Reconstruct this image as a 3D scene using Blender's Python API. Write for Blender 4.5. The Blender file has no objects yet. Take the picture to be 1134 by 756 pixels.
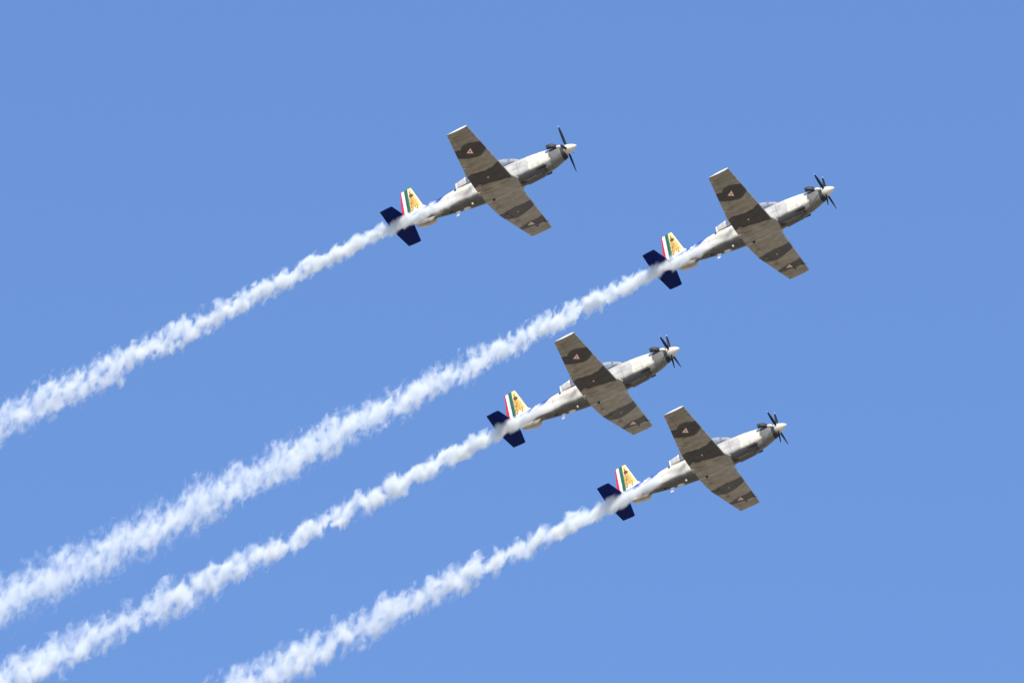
import bpy, math, random
from math import sin, cos, pi, radians, sqrt, atan2, exp
from mathutils import Matrix, Vector, noise as mnoise

# ------------------------------------------------------------------ camera, sky, sun, exposure
scene = bpy.context.scene
col = scene.collection
EL = radians(32.0)
CAM = Vector((0, 0, 1.7))
LENS, SENSOR, PW, PH = 400.0, 36.0, 1134.0, 756.0
F = LENS / SENSOR * PW
c_right, c_down, c_fwd = Vector((1, 0, 0)), Vector((0, sin(EL), -cos(EL))), Vector((0, cos(EL), sin(EL)))
cam_d = bpy.data.cameras.new('camera'); cam = bpy.data.objects.new('camera', cam_d); col.objects.link(cam)
cam.location = CAM; cam.rotation_euler = (pi / 2 + EL, 0, 0)
cam_d.lens = LENS; cam_d.sensor_width = SENSOR; cam_d.clip_start = 0.5; cam_d.clip_end = 60000
scene.camera = cam

SUN_DIR = Vector((0.08, -0.66, 0.75)).normalized()        # towards the sun: behind the camera and high
sun_el = math.asin(SUN_DIR.z); sun_az = atan2(SUN_DIR.x, SUN_DIR.y)
world = bpy.data.worlds.new('World'); scene.world = world; world.use_nodes = True
wn = world.node_tree; bg = wn.nodes['Background']
sky = wn.nodes.new('ShaderNodeTexSky'); sky.sky_type = 'NISHITA'; sky.sun_disc = False
sky.sun_elevation = sun_el; sky.sun_rotation = sun_az
sky.altitude = 2200; sky.air_density = 1.0; sky.dust_density = 0.3; sky.ozone_density = 7.0
bg.inputs['Strength'].default_value = 0.15
wn.links.new(sky.outputs[0], bg.inputs['Color'])
sun_d = bpy.data.lights.new('sun', 'SUN'); sun_d.energy = 3.2; sun_d.angle = radians(0.5); sun_d.color = (1.0, 0.92, 0.80)
sun = bpy.data.objects.new('sun', sun_d); col.objects.link(sun)
sun.rotation_euler = SUN_DIR.to_track_quat('Z', 'Y').to_euler(); sun.location = (0, 0, 500)
vs = scene.view_settings; vs.view_transform = 'Standard'; vs.look = 'None'; vs.gamma = 1; vs.use_curve_mapping = False
vs.exposure = 0.89
scene.render.engine = 'CYCLES'
cy = scene.cycles
cy.max_bounces = 12; cy.volume_bounces = 8; cy.transparent_max_bounces = 12
cy.volume_step_rate = 0.03; cy.volume_max_steps = 600
cy.use_denoising = True


def cam2world(v):
    return CAM + c_right * v[0] + c_down * v[1] + c_fwd * v[2]


def px2world(px, py, depth):
    return cam2world(((px - PW / 2) / F * depth, (py - PH / 2) / F * depth, depth))


# ------------------------------------------------------------------ helpers
def tag(o, label=None, cat=None, group=None, kind=None):
    if label: o['label'] = label
    if cat: o['category'] = cat
    if group: o['group'] = group
    if kind: o['kind'] = kind
    return o


def tree(mat):
    mat.use_nodes = True
    nt = mat.node_tree
    return nt, nt.nodes['Principled BSDF'], nt.nodes['Material Output']


def paint_mat(name, rough=0.42, dirt=0.28, scale=3.0):
    """aircraft paint: the colour scheme is stored on the mesh, weathering and grime come from noise"""
    m = bpy.data.materials.new(name); nt, p, out = tree(m); n, l = nt.nodes, nt.links
    at = n.new('ShaderNodeAttribute'); at.attribute_name = 'Paint'
    tc = n.new('ShaderNodeTexCoord')
    mp = n.new('ShaderNodeMapping'); mp.inputs['Scale'].default_value = (0.6, 1.6, 1.6)
    l.new(tc.outputs['Object'], mp.inputs[0])
    nz = n.new('ShaderNodeTexNoise'); nz.inputs['Scale'].default_value = scale; nz.inputs['Detail'].default_value = 6; nz.inputs['Roughness'].default_value = 0.65
    l.new(mp.outputs[0], nz.inputs[0])
    mr = n.new('ShaderNodeMapRange'); mr.inputs[1].default_value = 0.35; mr.inputs[2].default_value = 0.65
    mr.inputs[3].default_value = 1 - dirt; mr.inputs[4].default_value = 1 + dirt * 0.5
    l.new(nz.outputs[0], mr.inputs[0])
    mx = n.new('ShaderNodeMix'); mx.data_type = 'RGBA'; mx.blend_type = 'MULTIPLY'; mx.inputs[0].default_value = 1
    l.new(at.outputs['Color'], mx.inputs[6]); l.new(mr.outputs[0], mx.inputs[7])
    l.new(mx.outputs[2], p.inputs['Base Color'])
    p.inputs['Roughness'].default_value = rough
    return m


def plain_mat(name, color, rough=0.45, metal=0.0, dirt=0.15, scale=6.0):
    m = bpy.data.materials.new(name); nt, p, out = tree(m); n, l = nt.nodes, nt.links
    tc = n.new('ShaderNodeTexCoord')
    nz = n.new('ShaderNodeTexNoise'); nz.inputs['Scale'].default_value = scale; nz.inputs['Detail'].default_value = 5
    l.new(tc.outputs['Object'], nz.inputs[0])
    mr = n.new('ShaderNodeMapRange'); mr.inputs[1].default_value = 0.35; mr.inputs[2].default_value = 0.65
    mr.inputs[3].default_value = 1 - dirt; mr.inputs[4].default_value = 1 + dirt * 0.4
    l.new(nz.outputs[0], mr.inputs[0])
    mx = n.new('ShaderNodeMix'); mx.data_type = 'RGBA'; mx.blend_type = 'MULTIPLY'; mx.inputs[0].default_value = 1
    mx.inputs[6].default_value = (*color, 1); l.new(mr.outputs[0], mx.inputs[7])
    l.new(mx.outputs[2], p.inputs['Base Color'])
    p.inputs['Roughness'].default_value = rough; p.inputs['Metallic'].default_value = metal
    return m


PIVOT = Vector((-4.6, 0, -0.85))       # the aircraft's own origin: under the belly


class MB:
    def __init__(self):
        self.v, self.f, self.c = [], [], []

    def add(self, vs, fs, cs=None):
        o = len(self.v)
        self.v += [tuple(p) for p in vs]
        self.f += [tuple(i + o for i in q) for q in fs]
        self.c += list(cs) if cs is not None else [(0.5, 0.5, 0.5)] * len(vs)
        return self

    def rings(self, rings, paint=None, closed=True, caps=True):
        n = len(rings[0]); vs = [p for r in rings for p in r]; fs = []
        m = n if closed else n - 1
        for i in range(len(rings) - 1):
            for j in range(m):
                k = (j + 1) % n
                fs.append((i * n + j, i * n + k, (i + 1) * n + k, (i + 1) * n + j))
        if caps and closed:
            fs.append(tuple(range(n - 1, -1, -1))); fs.append(tuple(range((len(rings) - 1) * n, len(rings) * n)))
        return self.add(vs, fs, [paint(*p) for p in vs] if paint else None)

    def box(self, c, s, paint=None):
        x, y, z = (q / 2 for q in s)
        vs = [(c[0] + a * x, c[1] + b * y, c[2] + d * z) for a in (-1, 1) for b in (-1, 1) for d in (-1, 1)]
        fs = [(0, 1, 3, 2), (4, 6, 7, 5), (0, 4, 5, 1), (2, 3, 7, 6), (0, 2, 6, 4), (1, 5, 7, 3)]
        return self.add(vs, fs, [paint(*p) for p in vs] if paint else None)

    def tube(self, a, b, r0, r1, n=12):
        a, b = Vector(a), Vector(b); d = (b - a).normalized(); u = d.orthogonal().normalized(); w = d.cross(u)
        return self.rings([[c + (u * cos(2 * pi * i / n) + w * sin(2 * pi * i / n)) * r for i in range(n)] for c, r in ((a, r0), (b, r1))])

    def build(self, name, mat, parent=None, sharp=38, origin=None, flip_fix=True):
        o0 = Vector(origin) if origin is not None else PIVOT
        me = bpy.data.meshes.new(name)
        me.from_pydata([tuple(Vector(p) - o0) for p in self.v], [], self.f); me.validate()
        at = me.attributes.new('Paint', 'FLOAT_COLOR', 'POINT')
        at.data.foreach_set('color', [x for c in self.c for x in (*c, 1.0)])
        if flip_fix:
            import bmesh
            bm = bmesh.new(); bm.from_mesh(me); bmesh.ops.recalc_face_normals(bm, faces=bm.faces); bm.to_mesh(me); bm.free()
        me.polygons.foreach_set('use_smooth', [True] * len(me.polygons))
        me.set_sharp_from_angle(angle=radians(sharp))
        me.materials.append(mat)
        o = bpy.data.objects.new(name, me); col.objects.link(o)
        if parent is not None:
            o.parent = parent
        if origin is not None:
            o.location = o0 - PIVOT
        return o


def smooth(a, b, x):
    t = min(1, max(0, (x - a) / (b - a))); return t * t * (3 - 2 * t)


def lerp3(a, b, t):
    return tuple(p + (q - p) * t for p, q in zip(a, b))


def inpoly(x, y, P):
    r = False; j = len(P) - 1
    for i in range(len(P)):
        (x1, y1), (x2, y2) = P[i], P[j]
        if (y1 > y) != (y2 > y) and x < (x2 - x1) * (y - y1) / (y2 - y1) + x1: r = not r
        j = i
    return r


def interp(xs, ys, x):
    if x <= xs[0]: return ys[0]
    for i in range(len(xs) - 1):
        if x <= xs[i + 1]:
            t = (x - xs[i]) / (xs[i + 1] - xs[i]); return ys[i] + (ys[i + 1] - ys[i]) * t
    return ys[-1]


def hermite(rows, x):
    """smooth interpolation of rows (x, a, b, ...) with falling x"""
    n = len(rows)
    if x >= rows[0][0]: return rows[0][1:]
    if x <= rows[-1][0]: return rows[-1][1:]
    for i in range(n - 1):
        if rows[i][0] >= x >= rows[i + 1][0]:
            p1, p2 = rows[i], rows[i + 1]
            h = p2[0] - p1[0]; t = (x - p1[0]) / h; out = []
            for k in range(1, len(p1)):
                def slope(j):
                    if j == 0: return (rows[1][k] - rows[0][k]) / (rows[1][0] - rows[0][0])
                    if j == n - 1: return (rows[-1][k] - rows[-2][k]) / (rows[-1][0] - rows[-2][0])
                    return (rows[j + 1][k] - rows[j - 1][k]) / (rows[j + 1][0] - rows[j - 1][0])
                m1, m2 = slope(i) * h, slope(i + 1) * h
                out.append((2*t**3-3*t*t+1)*p1[k] + (t**3-2*t*t+t)*m1 + (-2*t**3+3*t*t)*p2[k] + (t**3-t*t)*m2)
            return out


# ------------------------------------------------------------------ colours (albedo)
CREAM = (0.78, 0.71, 0.56); LGREY = (0.52, 0.485, 0.43); MGREY = (0.15, 0.14, 0.12); DGREY = (0.052, 0.049, 0.05)
TAN = (0.305, 0.275, 0.23); NAVY = (0.003, 0.012, 0.12); BLUE = (0.018, 0.055, 0.34); WHITE = (0.82, 0.81, 0.78)
RED = (0.60, 0.02, 0.035); GREEN = (0.03, 0.15, 0.085); GOLD = (0.82, 0.53, 0.10); PALEGOLD = (0.87, 0.69, 0.29); BROWN = (0.13, 0.065, 0.03)
BLACK = (0.008, 0.009, 0.013)

M_paint = paint_mat('camouflage_paint')
M_navy = paint_mat('tail_paint', 0.45, 0.12); M_navy.node_tree.nodes['Principled BSDF'].inputs['Specular IOR Level'].default_value = 0.04
M_cream = plain_mat('cream_paint', (0.66, 0.60, 0.49), 0.35, 0, 0.12)
M_white = plain_mat('white_paint', WHITE, 0.4, 0, 0.12)
M_grey = plain_mat('grey_paint', LGREY, 0.45)
M_dark = plain_mat('dark_opening', (0.012, 0.011, 0.011), 0.7)
M_black = plain_mat('black_blade_paint', (0.014, 0.016, 0.022), 0.32, 0, 0.2)
M_steel = plain_mat('sooty_steel', (0.022, 0.019, 0.018), 0.6, 0.2, 0.4)
M_frame = plain_mat('frame_paint', (0.16, 0.17, 0.20), 0.45)
M_red = plain_mat('red_paint', (0.42, 0.03, 0.03), 0.45)
M_green = plain_mat('green_paint', (0.03, 0.13, 0.07), 0.45)
M_seat = plain_mat('seat_fabric', (0.16, 0.17, 0.16), 0.8)


def glass_mat():
    m = bpy.data.materials.new('canopy_glass'); nt, p, out = tree(m); n, l = nt.nodes, nt.links
    n.remove(p)
    tr = n.new('ShaderNodeBsdfTransparent'); tr.inputs[0].default_value = (0.95, 0.97, 0.98, 1)
    gl = n.new('ShaderNodeBsdfGlossy'); gl.inputs['Roughness'].default_value = 0.04
    fr = n.new('ShaderNodeFresnel'); fr.inputs[0].default_value = 1.5
    tc = n.new('ShaderNodeTexCoord'); nz = n.new('ShaderNodeTexNoise'); nz.inputs['Scale'].default_value = 4
    l.new(tc.outputs['Object'], nz.inputs[0])
    ma = n.new('ShaderNodeMath'); ma.operation = 'MULTIPLY_ADD'; ma.inputs[1].default_value = 0.08
    l.new(nz.outputs[0], ma.inputs[0]); l.new(fr.outputs[0], ma.inputs[2])
    mx = n.new('ShaderNodeMixShader'); l.new(ma.outputs[0], mx.inputs[0]); l.new(tr.outputs[0], mx.inputs[1]); l.new(gl.outputs[0], mx.inputs[2])
    df = n.new('ShaderNodeBsdfDiffuse'); df.inputs[0].default_value = (0.8, 0.84, 0.88, 1)      # whitish glare on the acrylic, put in as a pale diffuse share
    m2 = n.new('ShaderNodeMixShader'); m2.inputs[0].default_value = 0.16
    l.new(mx.outputs[0], m2.inputs[1]); l.new(df.outputs[0], m2.inputs[2])
    l.new(m2.outputs[0], out.inputs['Surface'])
    return m


M_glass = glass_mat()

# ------------------------------------------------------------------ ground
gm = bpy.data.materials.new('dry_airfield_ground'); nt, p, out = tree(gm); n, l = nt.nodes, nt.links
tc = n.new('ShaderNodeTexCoord')
nz = n.new('ShaderNodeTexNoise'); nz.inputs['Scale'].default_value = 0.01; nz.inputs['Detail'].default_value = 10; nz.inputs['Roughness'].default_value = 0.7
l.new(tc.outputs['Object'], nz.inputs[0])
cr = n.new('ShaderNodeValToRGB'); cr.color_ramp.elements[0].position = 0.3; cr.color_ramp.elements[1].position = 0.7
cr.color_ramp.elements[0].color = (0.20, 0.165, 0.11, 1); cr.color_ramp.elements[1].color = (0.36, 0.30, 0.21, 1)
l.new(nz.outputs[0], cr.inputs[0]); l.new(cr.outputs[0], p.inputs['Base Color']); p.inputs['Roughness'].default_value = 0.95
g = MB()
RINGS = [(0, 1)] ; g_n = 64
g.rings([[(r * cos(2 * pi * i / g_n), r * sin(2 * pi * i / g_n), 0) for i in range(g_n)] for r in (5, 60, 400, 2500, 12000, 40000)], caps=False)
g.add([(5 * cos(2 * pi * i / g_n), 5 * sin(2 * pi * i / g_n), 0) for i in range(g_n)], [tuple(range(g_n))])
go = g.build('ground', gm, origin=(0, 0, 0), flip_fix=False)
go.location = (0, 0, 0)
tag(go, kind='structure')

# ------------------------------------------------------------------ aircraft
plane = bpy.data.objects.new('trainer_aircraft', None); col.objects.link(plane); plane.empty_display_size = 0.5

# fuselage sections: x, half width, top z, z of widest line, bottom z
SEC = [(-0.66, 0.27, 0.25, -0.08, -0.40), (-0.90, 0.33, 0.30, -0.09, -0.50), (-1.30, 0.39, 0.36, -0.10, -0.63), (-1.95, 0.44, 0.48, -0.10, -0.75),
       (-2.60, 0.47, 0.57, -0.08, -0.79), (-3.20, 0.49, 0.60, -0.06, -0.80), (-4.20, 0.50, 0.58, -0.04, -0.80), (-5.20, 0.49, 0.58, -0.02, -0.76),
       (-5.90, 0.45, 0.60, 0.0, -0.68), (-6.35, 0.40, 0.64, 0.02, -0.61), (-6.85, 0.34, 0.62, 0.03, -0.53), (-7.60, 0.25, 0.58, 0.08, -0.39), (-8.40, 0.18, 0.53, 0.13, -0.22),
       (-9.20, 0.13, 0.40, 0.16, -0.06), (-9.85, 0.07, 0.27, 0.17, 0.06), (-10.08, 0.03, 0.21, 0.17, 0.12)]


def sec_pt(x, a, grow=0.0):
    w, zt, zm, zb = hermite(SEC, x)
    e = 2 / 2.35
    c, s = cos(a), sin(a)
    y = math.copysign(abs(c) ** e, c) * (w + grow)
    h = (zt - zm) if s >= 0 else (zm - zb)
    z = zm + math.copysign(abs(s) ** e, s) * (h + grow)
    return (x, y, z)


def wob(x, y, f, amp, seed=0.0):
    return (mnoise.noise((x * f + seed, y * f, seed * 1.7))) * amp


def fus_paint(x, y, z):
    w, zt, zm, zb = hermite(SEC, x)
    ang = math.degrees(atan2((z - zm) / max(0.05, (zt - zm) if z > zm else (zm - zb)), abs(y) / max(0.03, w)))   # 90 top, 0 side, -90 belly
    k = wob(x, z, 2.2, 0.16, 3.1 + (5 if y > 0 else 0))
    c = LGREY
    if x > -1.36 + k * 1.2 + 0.15 * (ang / 90): c = MGREY                      # dark grey patch behind the propeller
    elif x > -2.55 + k * 1.4: c = CREAM                                      # pale cream patch
    elif x > -3.7 + k: c = LGREY
    elif x < -4.4: c = lerp3(LGREY, CREAM, 0.65)
    belly_top = -30 + k * 30
    if x > -0.8: belly_top = -90
    top_c = c
    if ang < belly_top + 7:                                                  # belly camouflage, with a sprayed, feathered edge
        if x > -1.75 + k: c = TAN if (x < -1.42 and ang > -58) else MGREY
        elif x > -3.25 + k: c = (0.075, 0.07, 0.065)
        elif x > -5.2 : c = TAN
        elif x > -6.2 + k * 2: c = (0.085, 0.08, 0.074)
        elif x > -7.5 + k: c = (0.10, 0.09, 0.078)
        elif x > -8.2: c = MGREY
        else: c = LGREY
        c = lerp3(top_c, c, smooth(-7, 7, belly_top - ang))
    if y < 0 and -6.7 < x < -5.1:                                            # exhaust soot on the flank
        t = exp(-((x + 5.8) / 0.45) ** 2 - ((z + 0.02 + 0.1 * sin(x * 5)) / 0.16) ** 2); c = lerp3(c, (0.2, 0.19, 0.18), 0.8 * t)
    deck = interp([-10, -8.2, -7.85, -7.5, -7.0, -6.75, -6.3, -3.0, -2.2, -1.2, -0.6], [8, 12, 14, 18, 48, 72, 90, 46, 48, 58, 90], x)
    if ang > deck + k * 14:
        c = BLUE if x < -6 else (0.03, 0.055, 0.19)
        if -8.2 < x < -7.5:                                               # white flourish painted on the blue spine
            q = (x + 7.8) * 1.0; s = z - 0.40
            for dx, dz, sl in ((-0.16, -0.02, 0.30), (0.08, 0.04, 0.28)):
                u = q - dx; v = s - dz - sl * 0.3 * sin(u * 14)
                if abs(u) < 0.16 and abs(v) < 0.04: c = WHITE
    for px in (-1.42, -2.0, -3.05, -5.62, -6.9, -8.1):                       # panel joints
        if abs(x - px) < 0.012: c = tuple(q * 0.72 for q in c)
    return c


N_AR = 96
xs = [-0.66 - 9.42 * i / 260 for i in range(261)]
fb = MB()
fb.rings([[sec_pt(x, 2 * pi * j / N_AR) for j in range(N_AR)] for x in xs], fus_paint)
fus = fb.build('fuselage', M_paint, plane)

# ---- nose details
rg = MB()          # dark ring of the intake lip under the spinner
rg.rings([[sec_pt(x, 2 * pi * j / 64, gr) for j in range(64)] for x, gr in ((-0.64, -0.05), (-0.635, 0.004), (-0.68, 0.014), (-0.79, 0.012), (-0.80, 0.0))], caps=False)
rg.build('intake_lip', M_dark, fus)
it = MB()          # chin air intake
it.rings([[(-0.60 - 0.06 * k, 0.17 * cos(2 * pi * j / 24) * (1 - 0.1 * k), -0.31 - 0.02 * k + 0.085 * sin(2 * pi * j / 24)) for j in range(24)] for k in range(3)])
it.build('air_intake', M_dark, fus)
for s in (-1, 1):
    ex = MB()
    path = [(-0.86, 0.20, 0.20, 0.07), (-0.95, 0.33, 0.24, 0.105), (-1.06, 0.405, 0.27, 0.125), (-1.20, 0.455, 0.285, 0.125), (-1.36, 0.49, 0.285, 0.115)]
    rr = []
    for x, y, z, r in path:
        rr.append([(x - 0.25 * r * cos(2 * pi * j / 20) * 0.3, s * (y + r * cos(2 * pi * j / 20) * 0.75), z + r * 1.1 * sin(2 * pi * j / 20)) for j in range(20)])
    x, y, z, r = path[-1]
    for xx, k in ((-1.36, 0.82), (-1.22, 0.78)):
        rr.append([(xx, s * (y + r * k * cos(2 * pi * j / 20) * 0.75), z + r * k * 1.1 * sin(2 * pi * j / 20)) for j in range(20)])
    ex.rings(rr)
    ex.build('exhaust_stack', M_steel, fus)
    cp = MB()        # cream fairing ahead of each stack
    cp.rings([[(x, s * (y + r * cos(2 * pi * j / 20) * 0.8), z + r * sin(2 * pi * j / 20)) for j in range(20)] for x, y, z, r in ((-0.64, 0.20, 0.12, 0.04), (-0.70, 0.24, 0.14, 0.085), (-0.80, 0.27, 0.17, 0.10), (-0.92, 0.27, 0.19, 0.085))])
    cp.build('exhaust_fairing', M_cream, fus)
    st = MB()        # paired strakes below the tail
    def strake(tt):
        o = []
        for (x, d) in ((-7.78, 0.0), (-7.88, 0.12), (-7.98, 0.245), (-8.72, 0.21), (-8.83, 0.11), (-8.92, 0.0)):
            yb, zb = 0.11, -0.30 + (x + 7.82) * -0.12
            o.append((x, s * (yb + d * 0.34 + tt), zb - d * 0.94))
        return o
    st.rings([strake(-0.016), strake(0.016)], lambda x, y, z: CREAM if z < -0.43 + (x + 7.9) * -0.12 else LGREY)
    st.build('ventral_fin', M_paint, fus)
    sc = MB()        # small side scoop low on the nose
    sc.rings([[(x, s * (0.36 + 0.06 * k * cos(2 * pi * j / 16)), -0.58 + 0.05 * k * sin(2 * pi * j / 16)) for j in range(16)] for x, k in ((-1.66, 0.9), (-1.74, 1.1), (-1.95, 0.9), (-2.2, 0.2))])
    sc.build('side_scoop', M_steel, fus)
    vt = MB()        # round vent under the canopy's rear end
    vt.rings([[(-6.42 + r * cos(2 * pi * j / 16), s * (0.32 + off), 0.42 + r * sin(2 * pi * j / 16)) for j in range(16)] for r, off in ((0.055, -0.05), (0.055, 0.035))])
    vt.build('vent', M_dark, fus)
an = MB(); an.rings([[(x, 0.014 * q, z) for x, q in ((x0, 0.2), ((x0 + x1) / 2, 1), (x1, 0.2), ((x0 + x1) / 2, -1))] for z, x0, x1 in ((-0.50, -6.50, -6.74), (-0.82, -6.64, -6.80))])
an.build('antenna', M_white, fus)
pod = MB(); pod.rings([[(x, 0.10 * k * cos(2 * pi * j / 20), -0.62 + 0.085 * k * sin(2 * pi * j / 20)) for j in range(20)] for x, k in ((-5.93, 0.1), (-5.98, 0.6), (-6.08, 0.95), (-6.2, 0.95), (-6.32, 0.6), (-6.38, 0.1))])
pod.build('belly_fairing', M_cream, fus)
ltp = MB(); ltp.rings([[(-5.80 + 0.06 * k * cos(2 * pi * j / 16), -0.20 + 0.05 * k * sin(2 * pi * j / 16), z) for j in range(16)] for k, z in ((1, -0.6), (0.9, -0.715), (0.4, -0.74))])
ltp.build('belly_light', M_grey, fus)
for x, y, r in ((-6.98, -0.10, 0.06), (-2.98, -0.16, 0.10), (-1.72, -0.2, 0.05)):
    w, zt, zm, zb = hermite(SEC, x)
    h = MB(); h.rings([[(x + r * 1.7 * cos(2 * pi * j / 16), y + r * 0.8 * sin(2 * pi * j / 16), zb + 0.05 + k) for j in range(16)] for k in (0.02, -0.062)])
    h.build('belly_vent', M_dark, fus)
for x0, x1, y0, y1 in ((-2.0, -2.9, 0.02, 0.21), (-2.0, -2.9, -0.21, -0.02)):      # nose wheel doors, standing a little proud of the belly
    d = MB(); zb = -0.80
    d.rings([[(x, y, hermite(SEC, x)[3] + e) for x, y in ((x0, y0), (x1, y0), (x1, y1), (x0, y1))] for e in (0.03, -0.014)], lambda *_: (0.10, 0.094, 0.086))
    d.build('nose_wheel_door', M_paint, fus)

# ---- canopy: x, half width, base z, top z
CAN = [(-2.92, 0.20, 0.52, 0.60), (-3.10, 0.31, 0.52, 0.74), (-3.40, 0.375, 0.50, 0.92), (-3.78, 0.405, 0.49, 1.10), (-4.30, 0.415, 0.48, 1.20), (-4.85, 0.415, 0.48, 1.23),
       (-5.35, 0.40, 0.48, 1.17), (-5.80, 0.38, 0.49, 1.06), (-6.15, 0.34, 0.50, 1.00), (-6.34, 0.29, 0.52, 0.97)]


def can_ring(x, grow=0.0, n=24):
    w, zb, zt = hermite(CAN, x)
    e = 2 / 2.2; r = []
    for j in range(n + 1):
        a = pi * j / n; c, s = cos(a), sin(a)
        r.append((x, math.copysign(abs(c) ** e, c) * (w + grow), zb + abs(s) ** e * (zt - zb + grow)))
    return r


def can_span(mb, x0, x1, grow, thick, n):
    xs = [x0 + (x1 - x0) * i / n for i in range(n + 1)]
    loops = []
    for x in xs:
        a = can_ring(x, grow); b = can_ring(x, grow - thick)
        loops.append(a + b[::-1])
    mb.rings(loops)


cg = MB(); can_span(cg, -2.94, -5.72, 0, 0.015, 50)
canopy = cg.build('canopy', M_glass, plane)
for a, b in ((-3.36, -3.46), (-4.66, -4.76), (-5.66, -5.76)):
    fr = MB(); can_span(fr, a, b, 0.012, 0.04, 3); fr.build('canopy_frame', M_frame, canopy)
for s in (-1, 1):
    sl = MB(); rr = []
    for i in range(29):
        x = -2.95 - 2.8 * i / 28; w, zb, zt = hermite(CAN, x)
        rr.append([(x, s * (w + 0.016), zb - 0.03), (x, s * (w + 0.014), zb + 0.03), (x, s * (w - 0.03), zb + 0.03), (x, s * (w - 0.03), zb - 0.03)])
    sl.rings(rr); sl.build('canopy_sill', M_frame, canopy)
rf = MB()
def rf_paint(x, y, z): return WHITE if (x < -6.27 or (x > -5.86 and z > 0.74)) else LGREY
rf.rings([can_ring(-5.74 - 0.62 * i / 20, 0.006, 40) for i in range(21)] + [[(x - 0.05, y * 0.8, 0.5 + (z - 0.5) * 0.8) for x, y, z in can_ring(-6.34, 0.006, 40)]], rf_paint)
rf.build('canopy_fairing', M_paint, canopy)
for xx, zz in ((-4.25, 0.0), (-5.35, 0.05)):
    se = MB()
    se.box((xx, 0, 0.62 + zz), (0.16, 0.42, 0.62)); se.box((xx + 0.25, 0, 0.44 + zz), (0.42, 0.40, 0.12)); se.box((xx - 0.02, 0, 0.97 + zz), (0.14, 0.26, 0.14))
    se.build('seat', M_seat, canopy)
pn = MB(); pn.rings([can_ring(x, g_, 20) for x, g_ in ((-3.25, -0.10), (-3.5, -0.34), (-3.62, -0.42))]); pn.build('instrument_panel', M_seat, canopy)

# ---- wings
TRI_R = [(-4.17, -3.72), (-4.54, -3.47), (-4.22, -3.24)]
TRI_L = [(-4.24, 3.62), (-4.54, 3.86), (-4.18, 4.04)]
B_R1 = [(-4.99, -3.27), (-4.6, -3.05), (-4.19, -2.93), (-3.85, -2.98), (-3.58, -3.12), (-3.3, -3.2), (-3.3, -3.75), (-3.66, -3.80), (-3.8, -3.93), (-4.15, -4.05), (-4.36, -4.06), (-4.53, -3.97), (-4.66, -3.82), (-4.90, -3.86), (-5.2, -3.9), (-5.2, -3.27)]
B_R2 = [(-5.4, -1.95), (-5.2, -1.9), (-4.92, -2.02), (-4.6, -1.97), (-4.2, -1.88), (-3.9, -1.93), (-3.58, -2.0), (-3.2, -2.0), (-3.2, -0.72), (-3.45, -0.70), (-3.75, -0.84), (-4.1, -0.93), (-4.44, -0.98), (-4.8, -1.03), (-5.07, -1.02), (-5.4, -0.95)]
B_L2 = [(-5.4, 1.92), (-5.0, 1.86), (-4.7, 1.76), (-4.3, 1.70), (-3.9, 1.72), (-3.61, 1.78), (-3.2, 1.8), (-3.2, 2.45), (-3.63, 2.42), (-4.0, 2.62), (-4.3, 2.74), (-4.58, 2.76), (-4.85, 2.68), (-5.07, 2.62), (-5.4, 2.55)]
B_L1 = [(-5.2, 3.70), (-4.95, 3.82), (-4.6, 3.70), (-4.27, 3.60), (-3.95, 3.58), (-3.67, 3.60), (-3.3, 3.6), (-3.3, 4.3), (-3.65, 4.28), (-3.9, 4.2), (-4.16, 4.18), (-4.45, 4.12), (-4.83, 4.10), (-5.2, 4.2)]


def le_x(a): return interp([0, 0.5, 0.78, 5.09], [-2.95, -3.22, -3.385, -3.675], a)
def te_x(a): return interp([0, 0.6, 2.0, 5.09], [-5.30, -5.28, -5.24, -4.78], a)
def ref_z(a): return -0.60 + 0.122 * a


def airfoil(u, upper):
    t = 5 * (0.2969 * sqrt(max(u, 0)) - 0.126 * u - 0.3516 * u * u + 0.2843 * u ** 3 - 0.1036 * u ** 4)
    return t if upper else -t * 0.85


def wing_pt(s, a, u, upper):
    L, T = le_x(a), te_x(a); c = L - T
    th = interp([0, 5.09], [0.155, 0.12], a)
    edge = 1.0
    if a > 4.97: edge = 1 - 0.30 * ((a - 4.97) / 0.12) ** 2
    return (L - u * c, s * a, ref_z(a) + airfoil(u, upper) * th * c * edge - 0.02 * u)


def wing_patch(mb, s, a0, a1, u0, u1, na, nu, paint):
    us = [u0 + (u1 - u0) * (0.5 - 0.5 * cos(pi * i / nu) if u0 == 0 and u1 == 1 else (i / nu) ** (1.6 if u0 == 0 else 1)) for i in range(nu + 1)]
    rr = []
    for k in range(na + 1):
        a = a0 + (a1 - a0) * k / na
        up = [wing_pt(s, a, u, True) for u in us]; lo = [wing_pt(s, a, u, False) for u in us]
        if u0 == 0: lo = lo[1:]
        rr.append(up[::-1] + lo)
    mb.rings(rr, paint)


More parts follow.
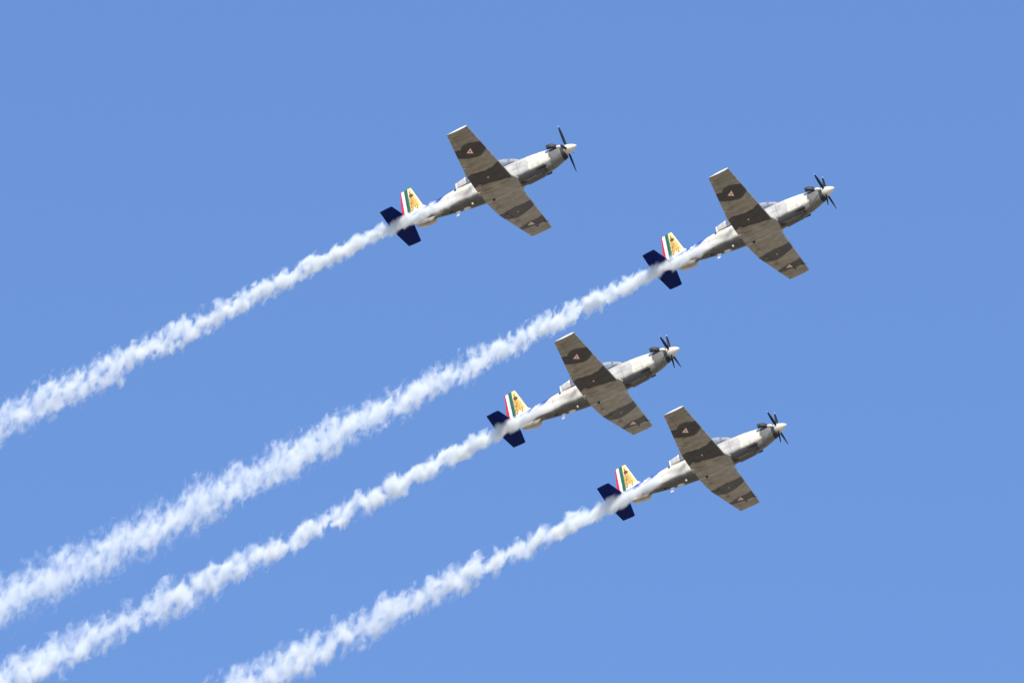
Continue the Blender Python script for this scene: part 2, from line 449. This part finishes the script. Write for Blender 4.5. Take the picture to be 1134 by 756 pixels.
def wing_paint(s):
    def f(x, y, z):
        a = abs(y); L, T = le_x(a), te_x(a)
        um = (L - x) / (L - T)
        lower = z < ref_z(a) - 0.02 * um - 0.002 or um < 0.004
        c = TAN
        w1 = wob(x, y, 3, 0.05, 2.0)
        bands = (B_R1, B_R2) if s < 0 else (B_L1, B_L2)
        if not lower:
            c = lerp3(LGREY, MGREY, 0.35)
            if any(inpoly(x, y + w1, P) for P in bands): c = MGREY
            if a < 0.8: c = CREAM
            return c
        for P in bands:
            if inpoly(x + w1, y + w1, P): c = DGREY
        if um < 0.02: c = lerp3(c, LGREY, 0.4)
        if a > 4.0 and c is TAN: c = lerp3(TAN, MGREY, 0.25)
        # panel joints, wheel door outlines and access panels
        for aa in (0.62, 2.35, 3.45, 4.72):
            if abs(a - aa) < 0.012: c = tuple(q * 0.72 for q in c)
        if abs(um - 0.30) < 0.008 or abs(um - 0.70) < 0.006: c = tuple(q * 0.8 for q in c)
        if (abs(a - 0.62) < 0.012 or abs(a - 1.85) < 0.012) and 0.25 < um < 0.68: c = tuple(q * 0.6 for q in c)
        return c
    return f


for s in (-1, 1):
    pf = wing_paint(s)
    wb = MB()
    wing_patch(wb, s, 0.0, 0.60, 0, 1, 20, 60, pf)
    wing_patch(wb, s, 0.60, 4.72, 0, 0.755, 140, 44, pf)
    wing = wb.build('wing', M_paint, plane)
    fl = MB(); wing_patch(fl, s, 0.63, 2.50, 0.762, 1, 60, 14, pf); fl.build('flap', M_paint, wing)
    al = MB(); wing_patch(al, s, 2.53, 4.70, 0.762, 1, 70, 14, pf); al.build('aileron', M_paint, wing)
    tp = MB(); wing_patch(tp, s, 4.722, 5.09, 0, 1, 12, 40, lambda x, y, z, pf=pf: WHITE if abs(y) > 5.075 else pf(x, y, z)); tp.build('wing_tip', M_paint, wing)

    def under(x, y, e=0.006):
        a = abs(y); u = (le_x(a) - x) / (le_x(a) - te_x(a)); p = wing_pt(s, a, u, False); return (x, y, p[2] - e)

    def decal(name, poly, e, mat, parent):
        b = MB(); n = len(poly)
        b.rings([[under(x, y, e - 0.003) for x, y in poly], [under(x, y, e) for x, y in poly]])
        return b.build(name, mat, parent, sharp=20)
    T = TRI_R if s < 0 else TRI_L
    cx, cyy = sum(p[0] for p in T) / 3, sum(p[1] for p in T) / 3
    def scaled(k): return [(cx + (x - cx) * k, cyy + (y - cyy) * k) for x, y in T]
    ins = decal('insignia', scaled(1.0), 0.006, M_red, wing)
    decal('insignia_ring', scaled(0.80), 0.010, M_white, wing)
    decal('insignia_centre', scaled(0.26), 0.014, M_green if s > 0 else M_red, wing)
    # main wheel door, access panel, flap hinge fairings, drain
    def quad(x0, x1, y0, y1): return [(x0, s * y0), (x1, s * y0), (x1, s * y1), (x0, s * y1)]
    pd = MB(); q = [(-4.07, 0.74), (-4.40, 0.92), (-4.46, 0.56), (-4.17, 0.38)] if s < 0 else [(-4.0, 0.95), (-4.3, 1.0), (-4.3, 0.8), (-4.02, 0.76)]
    pd.rings([[under(x, s * y, e) for x, y in q] for e in (-0.01, 0.008)], lambda *_: (0.32, 0.295, 0.25)); pd.build('wheel_door', M_paint, wing)
    for x0, x1, y0 in ((-4.84, -5.08, 1.12), (-4.84, -5.08, 2.2), (-4.62, -4.88, 3.12)):
        hf = MB()
        hf.rings([[(x, s * y0 + 0.025 * k * cos(2 * pi * j / 10), under(x, s * y0)[2] + 0.05 * k * sin(2 * pi * j / 10)) for j in range(10)] for x, k in ((x0, 0.2), (x0 * 0.7 + x1 * 0.3, 1), (x1, 0.25))])
        hf.c = [TAN] * len(hf.v); hf.build('hinge_fairing', M_paint, wing)
    slot = MB(); slot.rings([[under(x, s * y, e) for x, y in ((-4.912, 0.38), (-4.938, 0.38), (-4.948, 1.14), (-4.922, 1.14))] for e in (-0.01, 0.006)])
    slot.build('flap_gap', M_frame, wing)
    lt = MB(); xx, yy = (-4.35, 1.42) if s < 0 else (-4.35, 2.2)
    lt.rings([[under(xx + r * cos(2 * pi * j / 12), s * yy + r * sin(2 * pi * j / 12), e) for j in range(12)] for r, e in ((0.05, 0.0), (0.045, 0.03))])
    lt.build('access_cover', M_grey, wing)
    if s > 0:
      pt = MB(); pt.tube((-3.72, s * 4.22, ref_z(4.22) - 0.06), (-3.66, s * 4.22, ref_z(4.22) - 0.13), 0.02, 0.015); pt.tube((-3.70, s * 4.22, ref_z(4.22) - 0.13), (-3.52, s * 4.22, ref_z(4.22) - 0.13), 0.02, 0.012)
      pt.build('pitot_probe', M_black, wing)
    if s > 0:
        sb = MB()
        sb.rings([[under(x, y, e) for x, y in ((-4.13, 4.24), (-4.20, 4.24), (-4.20, 4.36), (-4.13, 4.36))] for e in (-0.01, 0.03)]); sb.build('hinge_fairing', M_black, wing)
hl = MB(); hl.rings([[(-4.78 + 0.072 * cos(2 * pi * j / 20), 0.10 + 0.072 * sin(2 * pi * j / 20), z) for j in range(20)] for z in (-0.70, -0.815)])
hl.build('belly_vent', M_dark, fus)

# ---- tailplane
def tail_pt(s, a, u, upper):
    L = interp([0, 1.72], [-9.0, -9.345], a); T = interp([0, 1.72], [-10.14, -10.02], a); c = L - T
    return (L - u * c, s * a, 0.11 + airfoil(u, upper) * 0.10 * c)
for s in (-1, 1):
    def tp_paint(x, y, z):
        c = NAVY
        if abs(abs(y) - 0.9) < 0.012: c = (0.004, 0.006, 0.05)
        return c
    def patch(mb, a0, a1, u0, u1, na, nu):
        us = [u0 + (u1 - u0) * (i / nu) ** (1.6 if u0 == 0 else 1) for i in range(nu + 1)]; rr = []
        for k in range(na + 1):
            a = a0 + (a1 - a0) * k / na
            lo = [tail_pt(s, a, u, False) for u in us]
            rr.append([tail_pt(s, a, u, True) for u in us][::-1] + (lo[1:] if u0 == 0 else lo))
        mb.rings(rr, tp_paint)
    tb = MB(); patch(tb, 0.02, 1.72, 0, 0.56, 30, 24); tpo = tb.build('tailplane', M_navy, plane)
    eb = MB(); patch(eb, 0.14, 1.72, 0.575, 1, 30, 12); eb.build('elevator', M_navy, tpo)

# ---- fin and rudder
def fin_le(z): return interp([0.2, 0.55, 0.75, 1.95, 2.0], [-7.60, -8.10, -8.30, -8.64, -8.67], z)
def fin_te(z): return interp([0.05, 1.93, 2.0], [-9.56, -9.255, -9.25], z)
def fin_paint(x, y, z):
    k = (z - 0.55) / 1.36
    te = fin_te(z)
    rw, wg, gy = -9.30 + 0.10 * k, -9.15 + 0.11 * k, -8.97 + 0.12 * k
    if x < rw: return RED
    if x < wg: return WHITE
    if x < gy: return GREEN
    c = PALEGOLD
    # the eagle: brown head, golden breast and wing feathers
    hx, hz = x + 8.735, z - 1.52
    if (hx / 0.11) ** 2 + (hz / 0.12) ** 2 < 1: return BROWN
    if -0.06 < hx < 0.02 and 0.10 < hz < 0.26: return (0.35, 0.14, 0.07)
    if ((x + 8.64) / 0.05) ** 2 + ((z - 1.49) / 0.05) ** 2 < 1: return (0.72, 0.42, 0.05)
    if z < 1.42:
        u = atan2(x + 8.80, 1.50 - z); r = sqrt((x + 8.80) ** 2 + (1.50 - z) ** 2)
        f = sin(u * 34 + 2.2 * sin(r * 16)); b = sin(r * 30 + u * 7)
        c = GOLD if f > -0.25 else (0.46, 0.24, 0.06)
        if f > 0.55 and b > 0.2: c = PALEGOLD
        if x > fin_le(z) - 0.10: c = PALEGOLD
        if z < 0.66 + 0.1 * sin(x * 20): c = WHITE
        if abs(x + 8.80 + 0.06 * sin(z * 9)) < 0.025 and z > 0.8: c = (0.50, 0.22, 0.05)
    else:
        if sin(x * 55 + z * 22) > 0.75: c = GOLD
    return c
def fin_pt(s, z, x):
    L, T = fin_le(z), fin_te(z); u = (L - x) / (L - T)
    top = 1 - 0.5 * smooth(1.93, 2.0, z)
    return (x, s * airfoil(min(max(u, 0), 1), True) * 0.105 * min(L - T, 1.3) * top, z)
def fin_patch(mb, z0, z1, xa, xb, nz, nx):
    rr = []
    for k in range(nz + 1):
        z = z0 + (z1 - z0) * k / nz
        xs = [xa(z) + (xb(z) - xa(z)) * i / nx for i in range(nx + 1)]
        rr.append([fin_pt(1, z, x) for x in xs] + [fin_pt(-1, z, x) for x in xs[::-1]][0 if xa is not fin_le else 0:])
    mb.rings(rr, fin_paint)
def hinge(z): return -9.06 + 0.06 * (z - 0.55)
f1 = MB(); fin_patch(f1, 0.22, 2.0, fin_le, lambda z: hinge(z) + 0.008, 80, 60); fin = f1.build('fin', M_paint, plane)
f2 = MB(); fin_patch(f2, 0.25, 1.97, lambda z: hinge(z) - 0.008, fin_te, 80, 24); f2.build('rudder', M_paint, fin)

# ---- propeller
HUB = Vector((-0.50, 0, 0))
pb = MB(); pb.rings([[(x, r * cos(2 * pi * j / 24), r * sin(2 * pi * j / 24)) for j in range(24)] for x, r in ((-0.70, 0.17), (-0.66, 0.19), (-0.60, 0.19))])
prop = pb.build('propeller', M_steel, plane, origin=HUB)
sp = MB(); rr = []
for i in range(25):
    t = i / 24; x = -0.64 * t; r = 0.265 * (1 - (1 - t) ** 1.75) ** 0.72 if t > 0 else 0.004
    rr.append([(x, r * cos(2 * pi * j / 40), r * sin(2 * pi * j / 40)) for j in range(40)])
sp.rings(rr)
spo = sp.build('spinner', M_cream, None, origin=HUB); spo.parent = prop; spo.location = (0, 0, 0)
def blade_paint(x, y, z):
    return WHITE if sqrt((y) ** 2 + z ** 2) > 1.225 else BLACK
M_blade = paint_mat('propeller_blade_paint', 0.5, 0.1); M_blade.node_tree.nodes['Principled BSDF'].inputs['Specular IOR Level'].default_value = 0.2
for q in range(4):
    b = MB(); rr = []
    for i in range(33):
        r = 0.20 + 1.08 * i / 32
        ch = interp([0.20, 0.30, 0.45, 0.70, 1.0, 1.15, 1.28], [0.09, 0.11, 0.145, 0.16, 0.14, 0.11, 0.03], r)
        th = interp([0.20, 0.35, 0.7, 1.23], [0.09, 0.06, 0.03, 0.010], r)
        tw = radians(interp([0.2, 1.23], [62, 30], r))
        ring = []
        for j in range(16):
            a = 2 * pi * j / 16; cu, cv = cos(a) * ch / 2, sin(a) * th / 2
            xx = cv * cos(tw) + cu * sin(tw); tt = cu * cos(tw) - cv * sin(tw)
            ring.append((-0.50 + xx, tt * cos(q * pi / 2) - r * sin(q * pi / 2), r * cos(q * pi / 2) + tt * sin(q * pi / 2)))
        rr.append(ring)
    b.rings(rr, blade_paint)
    bo = b.build('blade', M_blade, None, origin=HUB); bo.parent = prop; bo.location = (0, 0, 0)

# ---- the four aircraft (pose in camera axes: right, down, forward)
POSE = [[[0.88483, 0.40891, -0.22332, 3.14469], [-0.41486, 0.4733, -0.7771, -9.5423], [-0.21207, 0.78025, 0.58843, 553.72365]],
        [[0.87971, 0.41644, -0.22952, 16.03568], [-0.42948, 0.48871, -0.75941, -7.64971], [-0.20408, 0.76664, 0.60878, 565.77321]],
        [[0.88463, 0.39217, -0.25226, 8.29314], [-0.42507, 0.45584, -0.782, 0.32028], [-0.19169, 0.79901, 0.56995, 562.99548]],
        [[0.88798, 0.39727, -0.23168, 13.89706], [-0.41724, 0.4841, -0.76913, 4.18421], [-0.1934, 0.77963, 0.59563, 575.56567]]]
PLABEL = ['grey camouflaged trainer aircraft flying highest and farthest left, one propeller blade upright',
          'grey camouflaged trainer aircraft leading on the far right, trailing the longest and widest smoke',
          'grey camouflaged trainer aircraft directly behind and above the lowest aircraft, third from the top',
          'grey camouflaged trainer aircraft flying lowest of the four, right wing near its neighbour above']
PROP = [22, 73, 77, 74]


def copy_tree(o, parent=None):
    c = o.copy(); col.objects.link(c)
    if parent is not None: c.parent = parent
    for ch in list(o.children):
        copy_tree(ch, c)
    return c


def pose_matrix(P):
    M = Matrix.Identity(4)
    cols = [c_right, c_down, c_fwd]
    for j in range(3):
        v = cols[0] * P[0][j] + cols[1] * P[1][j] + cols[2] * P[2][j]
        for i in range(3): M[i][j] = v[i]
    t = cam2world((P[0][3], P[1][3], P[2][3]))
    for i in range(3): M[i][3] = t[i]
    return M


roots = [plane] + [copy_tree(plane) for _ in range(3)]
for i, r in enumerate(roots):
    r.matrix_world = pose_matrix(POSE[i]) @ Matrix.Translation(PIVOT)
    tag(r, PLABEL[i], 'aircraft', 'aircraft flying in formation')
    for ch in r.children:
        if ch.name.startswith('propeller'): ch.rotation_euler = (radians(PROP[i]), 0, 0)

# ------------------------------------------------------------------ smoke trails
# centre line in photo pixels with visible half width in pixels
TRAIL = [
    ([(524, 213, 4.5), (503, 221.5, 6.5), (474, 235, 8), (437, 254, 8.5), (396, 272, 9), (357, 288.5, 9.5), (295, 321, 12), (237, 350, 13), (194, 375, 15), (155, 395, 17), (109, 417, 19), (58, 440, 21), (12, 463, 23), (-70, 504, 26)],
     'white smoke trail streaming from the tail of the highest aircraft'),
    ([(812, 260.5, 4.5), (792, 268.5, 6.5), (763, 282.5, 8), (722, 306, 9), (703, 314, 9.5), (630, 348, 12), (548, 392, 15), (475, 428, 18), (428, 455, 20), (378, 480, 22), (327, 506, 23), (291, 526, 24), (233, 556, 26), (155, 595, 29), (97, 622, 31), (39, 653, 33), (0, 673, 34), (-90, 718, 38)],
     'longest and widest white smoke trail, streaming from the tail of the rightmost aircraft'),
    ([(640, 438, 4.5), (620, 445.5, 6.5), (591, 458.5, 8), (556, 477, 8.5), (534, 491, 9), (489, 512, 10), (451, 533, 11.5), (406, 556, 13), (364, 579, 15), (323, 600, 16), (295, 615, 17), (264, 631, 18), (221, 650, 19), (182, 668, 20), (136, 692, 21), (85, 716, 22), (39, 740, 23), (-30, 775, 25)],
     'white smoke trail running between the widest trail and the lowest one'),
    ([(761, 520, 4.5), (741, 527.5, 6.5), (712, 540.5, 8), (681, 556, 8.5), (663, 567, 9), (621, 588, 10), (580, 608, 12), (538, 629, 14), (497, 649, 16), (459, 667, 18), (413, 689, 20), (375, 708, 22), (338, 727, 23), (311, 742, 24), (250, 773, 26), (190, 804, 28)],
     'white smoke trail of the lowest aircraft, leaving through the bottom edge below its neighbour')]


def polyfit(xs, ys, deg):
    n = deg + 1; A = [[sum(x ** (i + j) for x in xs) for j in range(n)] for i in range(n)]; b = [sum(y * x ** i for x, y in zip(xs, ys)) for i in range(n)]
    for i in range(n):
        p = max(range(i, n), key=lambda r: abs(A[r][i])); A[i], A[p] = A[p], A[i]; b[i], b[p] = b[p], b[i]
        for r in range(i + 1, n):
            f = A[r][i] / A[i][i]
            for c in range(i, n): A[r][c] -= f * A[i][c]
            b[r] -= f * b[i]
    s = [0] * n
    for i in range(n - 1, -1, -1):
        s[i] = (b[i] - sum(A[i][j] * s[j] for j in range(i + 1, n))) / A[i][i]
    return s


def pv(p, x): return sum(c * x ** i for i, c in enumerate(p))


def smoke_mat(zc, rc, length, seed, dens):
    m = bpy.data.materials.new('smoke'); m.use_nodes = True
    nt = m.node_tree; n, l = nt.nodes, nt.links
    n.clear(); out = n.new('ShaderNodeOutputMaterial')

    def put(sock, v):
        if isinstance(v, (int, float)): sock.default_value = v
        else: l.new(v, sock)

    def M(op, a, b=0.0, c=0.0, clamp=False):
        q = n.new('ShaderNodeMath'); q.operation = op; q.use_clamp = clamp
        put(q.inputs[0], a); put(q.inputs[1], b); put(q.inputs[2], c); return q.outputs[0]

    def poly(cs, x):
        r = float(cs[-1])
        for c in cs[-2::-1]: r = M('MULTIPLY_ADD', x, r, float(c)) if not isinstance(r, float) else M('MULTIPLY_ADD', x, r, float(c))
        return r
    tc = n.new('ShaderNodeTexCoord'); sx = n.new('ShaderNodeSeparateXYZ'); l.new(tc.outputs['Object'], sx.inputs[0])
    X, Y, Z = sx.outputs
    R = poly(rc, X)
    shear = n.new('ShaderNodeCombineXYZ'); put(shear.inputs[0], M('MULTIPLY_ADD', Z, 0.42, X)); put(shear.inputs[1], Y); put(shear.inputs[2], M('MULTIPLY', Z, 0.85))
    ad = n.new('ShaderNodeVectorMath'); ad.operation = 'ADD'; l.new(shear.outputs[0], ad.inputs[0]); ad.inputs[1].default_value = (seed * 13.7, seed * 5.1, seed * 9.3)
    def nz(scale, detail, rough=0.55, lac=2.0, dist=0.0):
        q = n.new('ShaderNodeTexNoise'); q.inputs['Scale'].default_value = scale; q.inputs['Detail'].default_value = detail
        q.inputs['Roughness'].default_value = rough; q.inputs['Lacunarity'].default_value = lac; q.inputs['Distortion'].default_value = dist
        l.new(ad.outputs[0], q.inputs[0]); return q
    n1 = nz(0.80 + 0.15 * sin(seed), 1.0)
    cs = n.new('ShaderNodeSeparateColor'); l.new(n1.outputs['Color'], cs.inputs[0])
    ramp = n.new('ShaderNodeMapRange'); put(ramp.inputs[0], X); ramp.inputs[1].default_value = 3.0; ramp.inputs[2].default_value = 14.0; ramp.inputs[3].default_value = 0.6; ramp.inputs[4].default_value = 1.55
    amp = M('MULTIPLY', R, ramp.outputs[0])
    wy = M('MULTIPLY', M('SUBTRACT', cs.outputs[1], 0.5), amp)
    wz = M('MULTIPLY', M('SUBTRACT', cs.outputs[2], 0.5), amp)
    y = M('ADD', Y, wy)
    z = M('ADD', M('SUBTRACT', Z, poly(zc, X)), wz)
    up = M('GREATER_THAN', z, 0.0)
    z = M('MULTIPLY', z, M('SUBTRACT', 1.12, M('MULTIPLY', up, 0.22)))       # the upper side frays wider
    r = M('DIVIDE', M('SQRT', M('ADD', M('MULTIPLY', y, y), M('MULTIPLY', z, z))), R)
    n2 = nz(1.9 + 0.35 * sin(seed * 2.1), 4.6, 0.56, 2.05, 0.4)
    bill = M('SUBTRACT', n2.outputs[0], 0.5)
    near = n.new('ShaderNodeMapRange'); put(near.inputs[0], X); near.inputs[1].default_value = 3.0; near.inputs[2].default_value = 12.0; near.inputs[3].default_value = 2.2; near.inputs[4].default_value = 4.1
    offs = n.new('ShaderNodeMapRange'); put(offs.inputs[0], X); offs.inputs[1].default_value = 4.0; offs.inputs[2].default_value = 14.0; offs.inputs[3].default_value = 0.95; offs.inputs[4].default_value = 0.74
    core = M('ADD', M('SUBTRACT', offs.outputs[0], r), M('MULTIPLY', bill, near.outputs[0]))
    q = n.new('ShaderNodeMapRange'); q.interpolation_type = 'SMOOTHSTEP'; put(q.inputs[0], core); q.inputs[1].default_value = -0.15; q.inputs[2].default_value = 1.05
    veil = M('MAXIMUM', M('MULTIPLY', M('ADD', M('SUBTRACT', 0.95, r), M('MULTIPLY', bill, 4.0)), 0.07), 0.0)
    veil = M('MINIMUM', veil, 0.12)
    q0 = M('ADD', q.outputs[0], veil)
    lim = n.new('ShaderNodeMapRange'); lim.interpolation_type = 'SMOOTHSTEP'; put(lim.inputs[0], r); lim.inputs[1].default_value = 1.65; lim.inputs[2].default_value = 1.15
    fade = n.new('ShaderNodeMapRange'); fade.interpolation_type = 'SMOOTHSTEP'; put(fade.inputs[0], X); fade.inputs[1].default_value = 0.2; fade.inputs[2].default_value = 3.2
    D = M('DIVIDE', dens, M('POWER', R, 1.8))
    d = M('MULTIPLY', M('MULTIPLY', M('MULTIPLY', q0, lim.outputs[0]), M('POWER', fade.outputs[0], 1.5)), D)
    v = n.new('ShaderNodeVolumePrincipled'); v.inputs['Color'].default_value = (0.945, 0.962, 0.965, 1); v.inputs['Anisotropy'].default_value = 0.0
    l.new(d, v.inputs['Density'])
    l.new(v.outputs[0], out.inputs['Volume'])
    return m


WID = (1.05, 1.0, 1.02, 1.05); SLIM = (0.16, 0.26, 0.14, 0.18)
for i, (pts, label) in enumerate(TRAIL):
    P = POSE[i]; base = P[2][3]
    def depth(px):
        nose = P[0][3] / P[2][3] * F + PW / 2
        xb = (px - nose) / (F / base * P[0][0]); return base + P[2][0] * xb - 0.55
    W = [px2world(px, py, depth(px)) for px, py, h in pts]
    ex = (W[-1] - W[0]).normalized()
    ey = (W[0] - CAM).normalized(); ez = ex.cross(ey).normalized(); ey = ez.cross(ex).normalized()
    if ez.z < 0: ez, ey = -ez, -ey
    ey = ez.cross(ex)
    loc = [((w - W[0]).dot(ex), (w - W[0]).dot(ez)) for w in W]
    xs_ = [a for a, _ in loc]
    zc = polyfit(xs_, [b for _, b in loc], 4); rc = polyfit(xs_, [h * WID[i] * (1 - SLIM[i] * (k / len(pts))) / F * depth(px) for k, (px, py, h) in enumerate(pts)], 2)
    length = xs_[-1]
    print('R', [round(pv(rc, x), 2) for x in (0, 3, 8, 15, length)])
    mat = smoke_mat(zc, rc, length, 1.0 + i * 2.3, 2.0)
    b = MB(); rr = []; k = int(length / 0.22); na = 28
    for j in range(k + 1):
        x = length * j / k; R = pv(rc, x) * (1.55 if j not in (0, k) else 0.3); z0 = pv(zc, x)
        ring = []
        for a in range(na):
            t = 2 * pi * a / na
            g_ = 1 + 0.16 * mnoise.noise((x * 0.9 + i * 7, cos(t) * 1.4, sin(t) * 1.4))
            ring.append((x, R * g_ * cos(t), z0 + R * g_ * sin(t)))
        rr.append(ring)
    b.rings(rr)
    o = b.build('smoke_trail', mat, origin=(0, 0, 0), sharp=80)
    Mw = Matrix((( ex.x, ey.x, ez.x, W[0].x), (ex.y, ey.y, ez.y, W[0].y), (ex.z, ey.z, ez.z, W[0].z), (0, 0, 0, 1)))
    o.location = (0, 0, 0); o.matrix_world = Mw
    tag(o, label, 'smoke trail', 'smoke trails behind the aircraft')
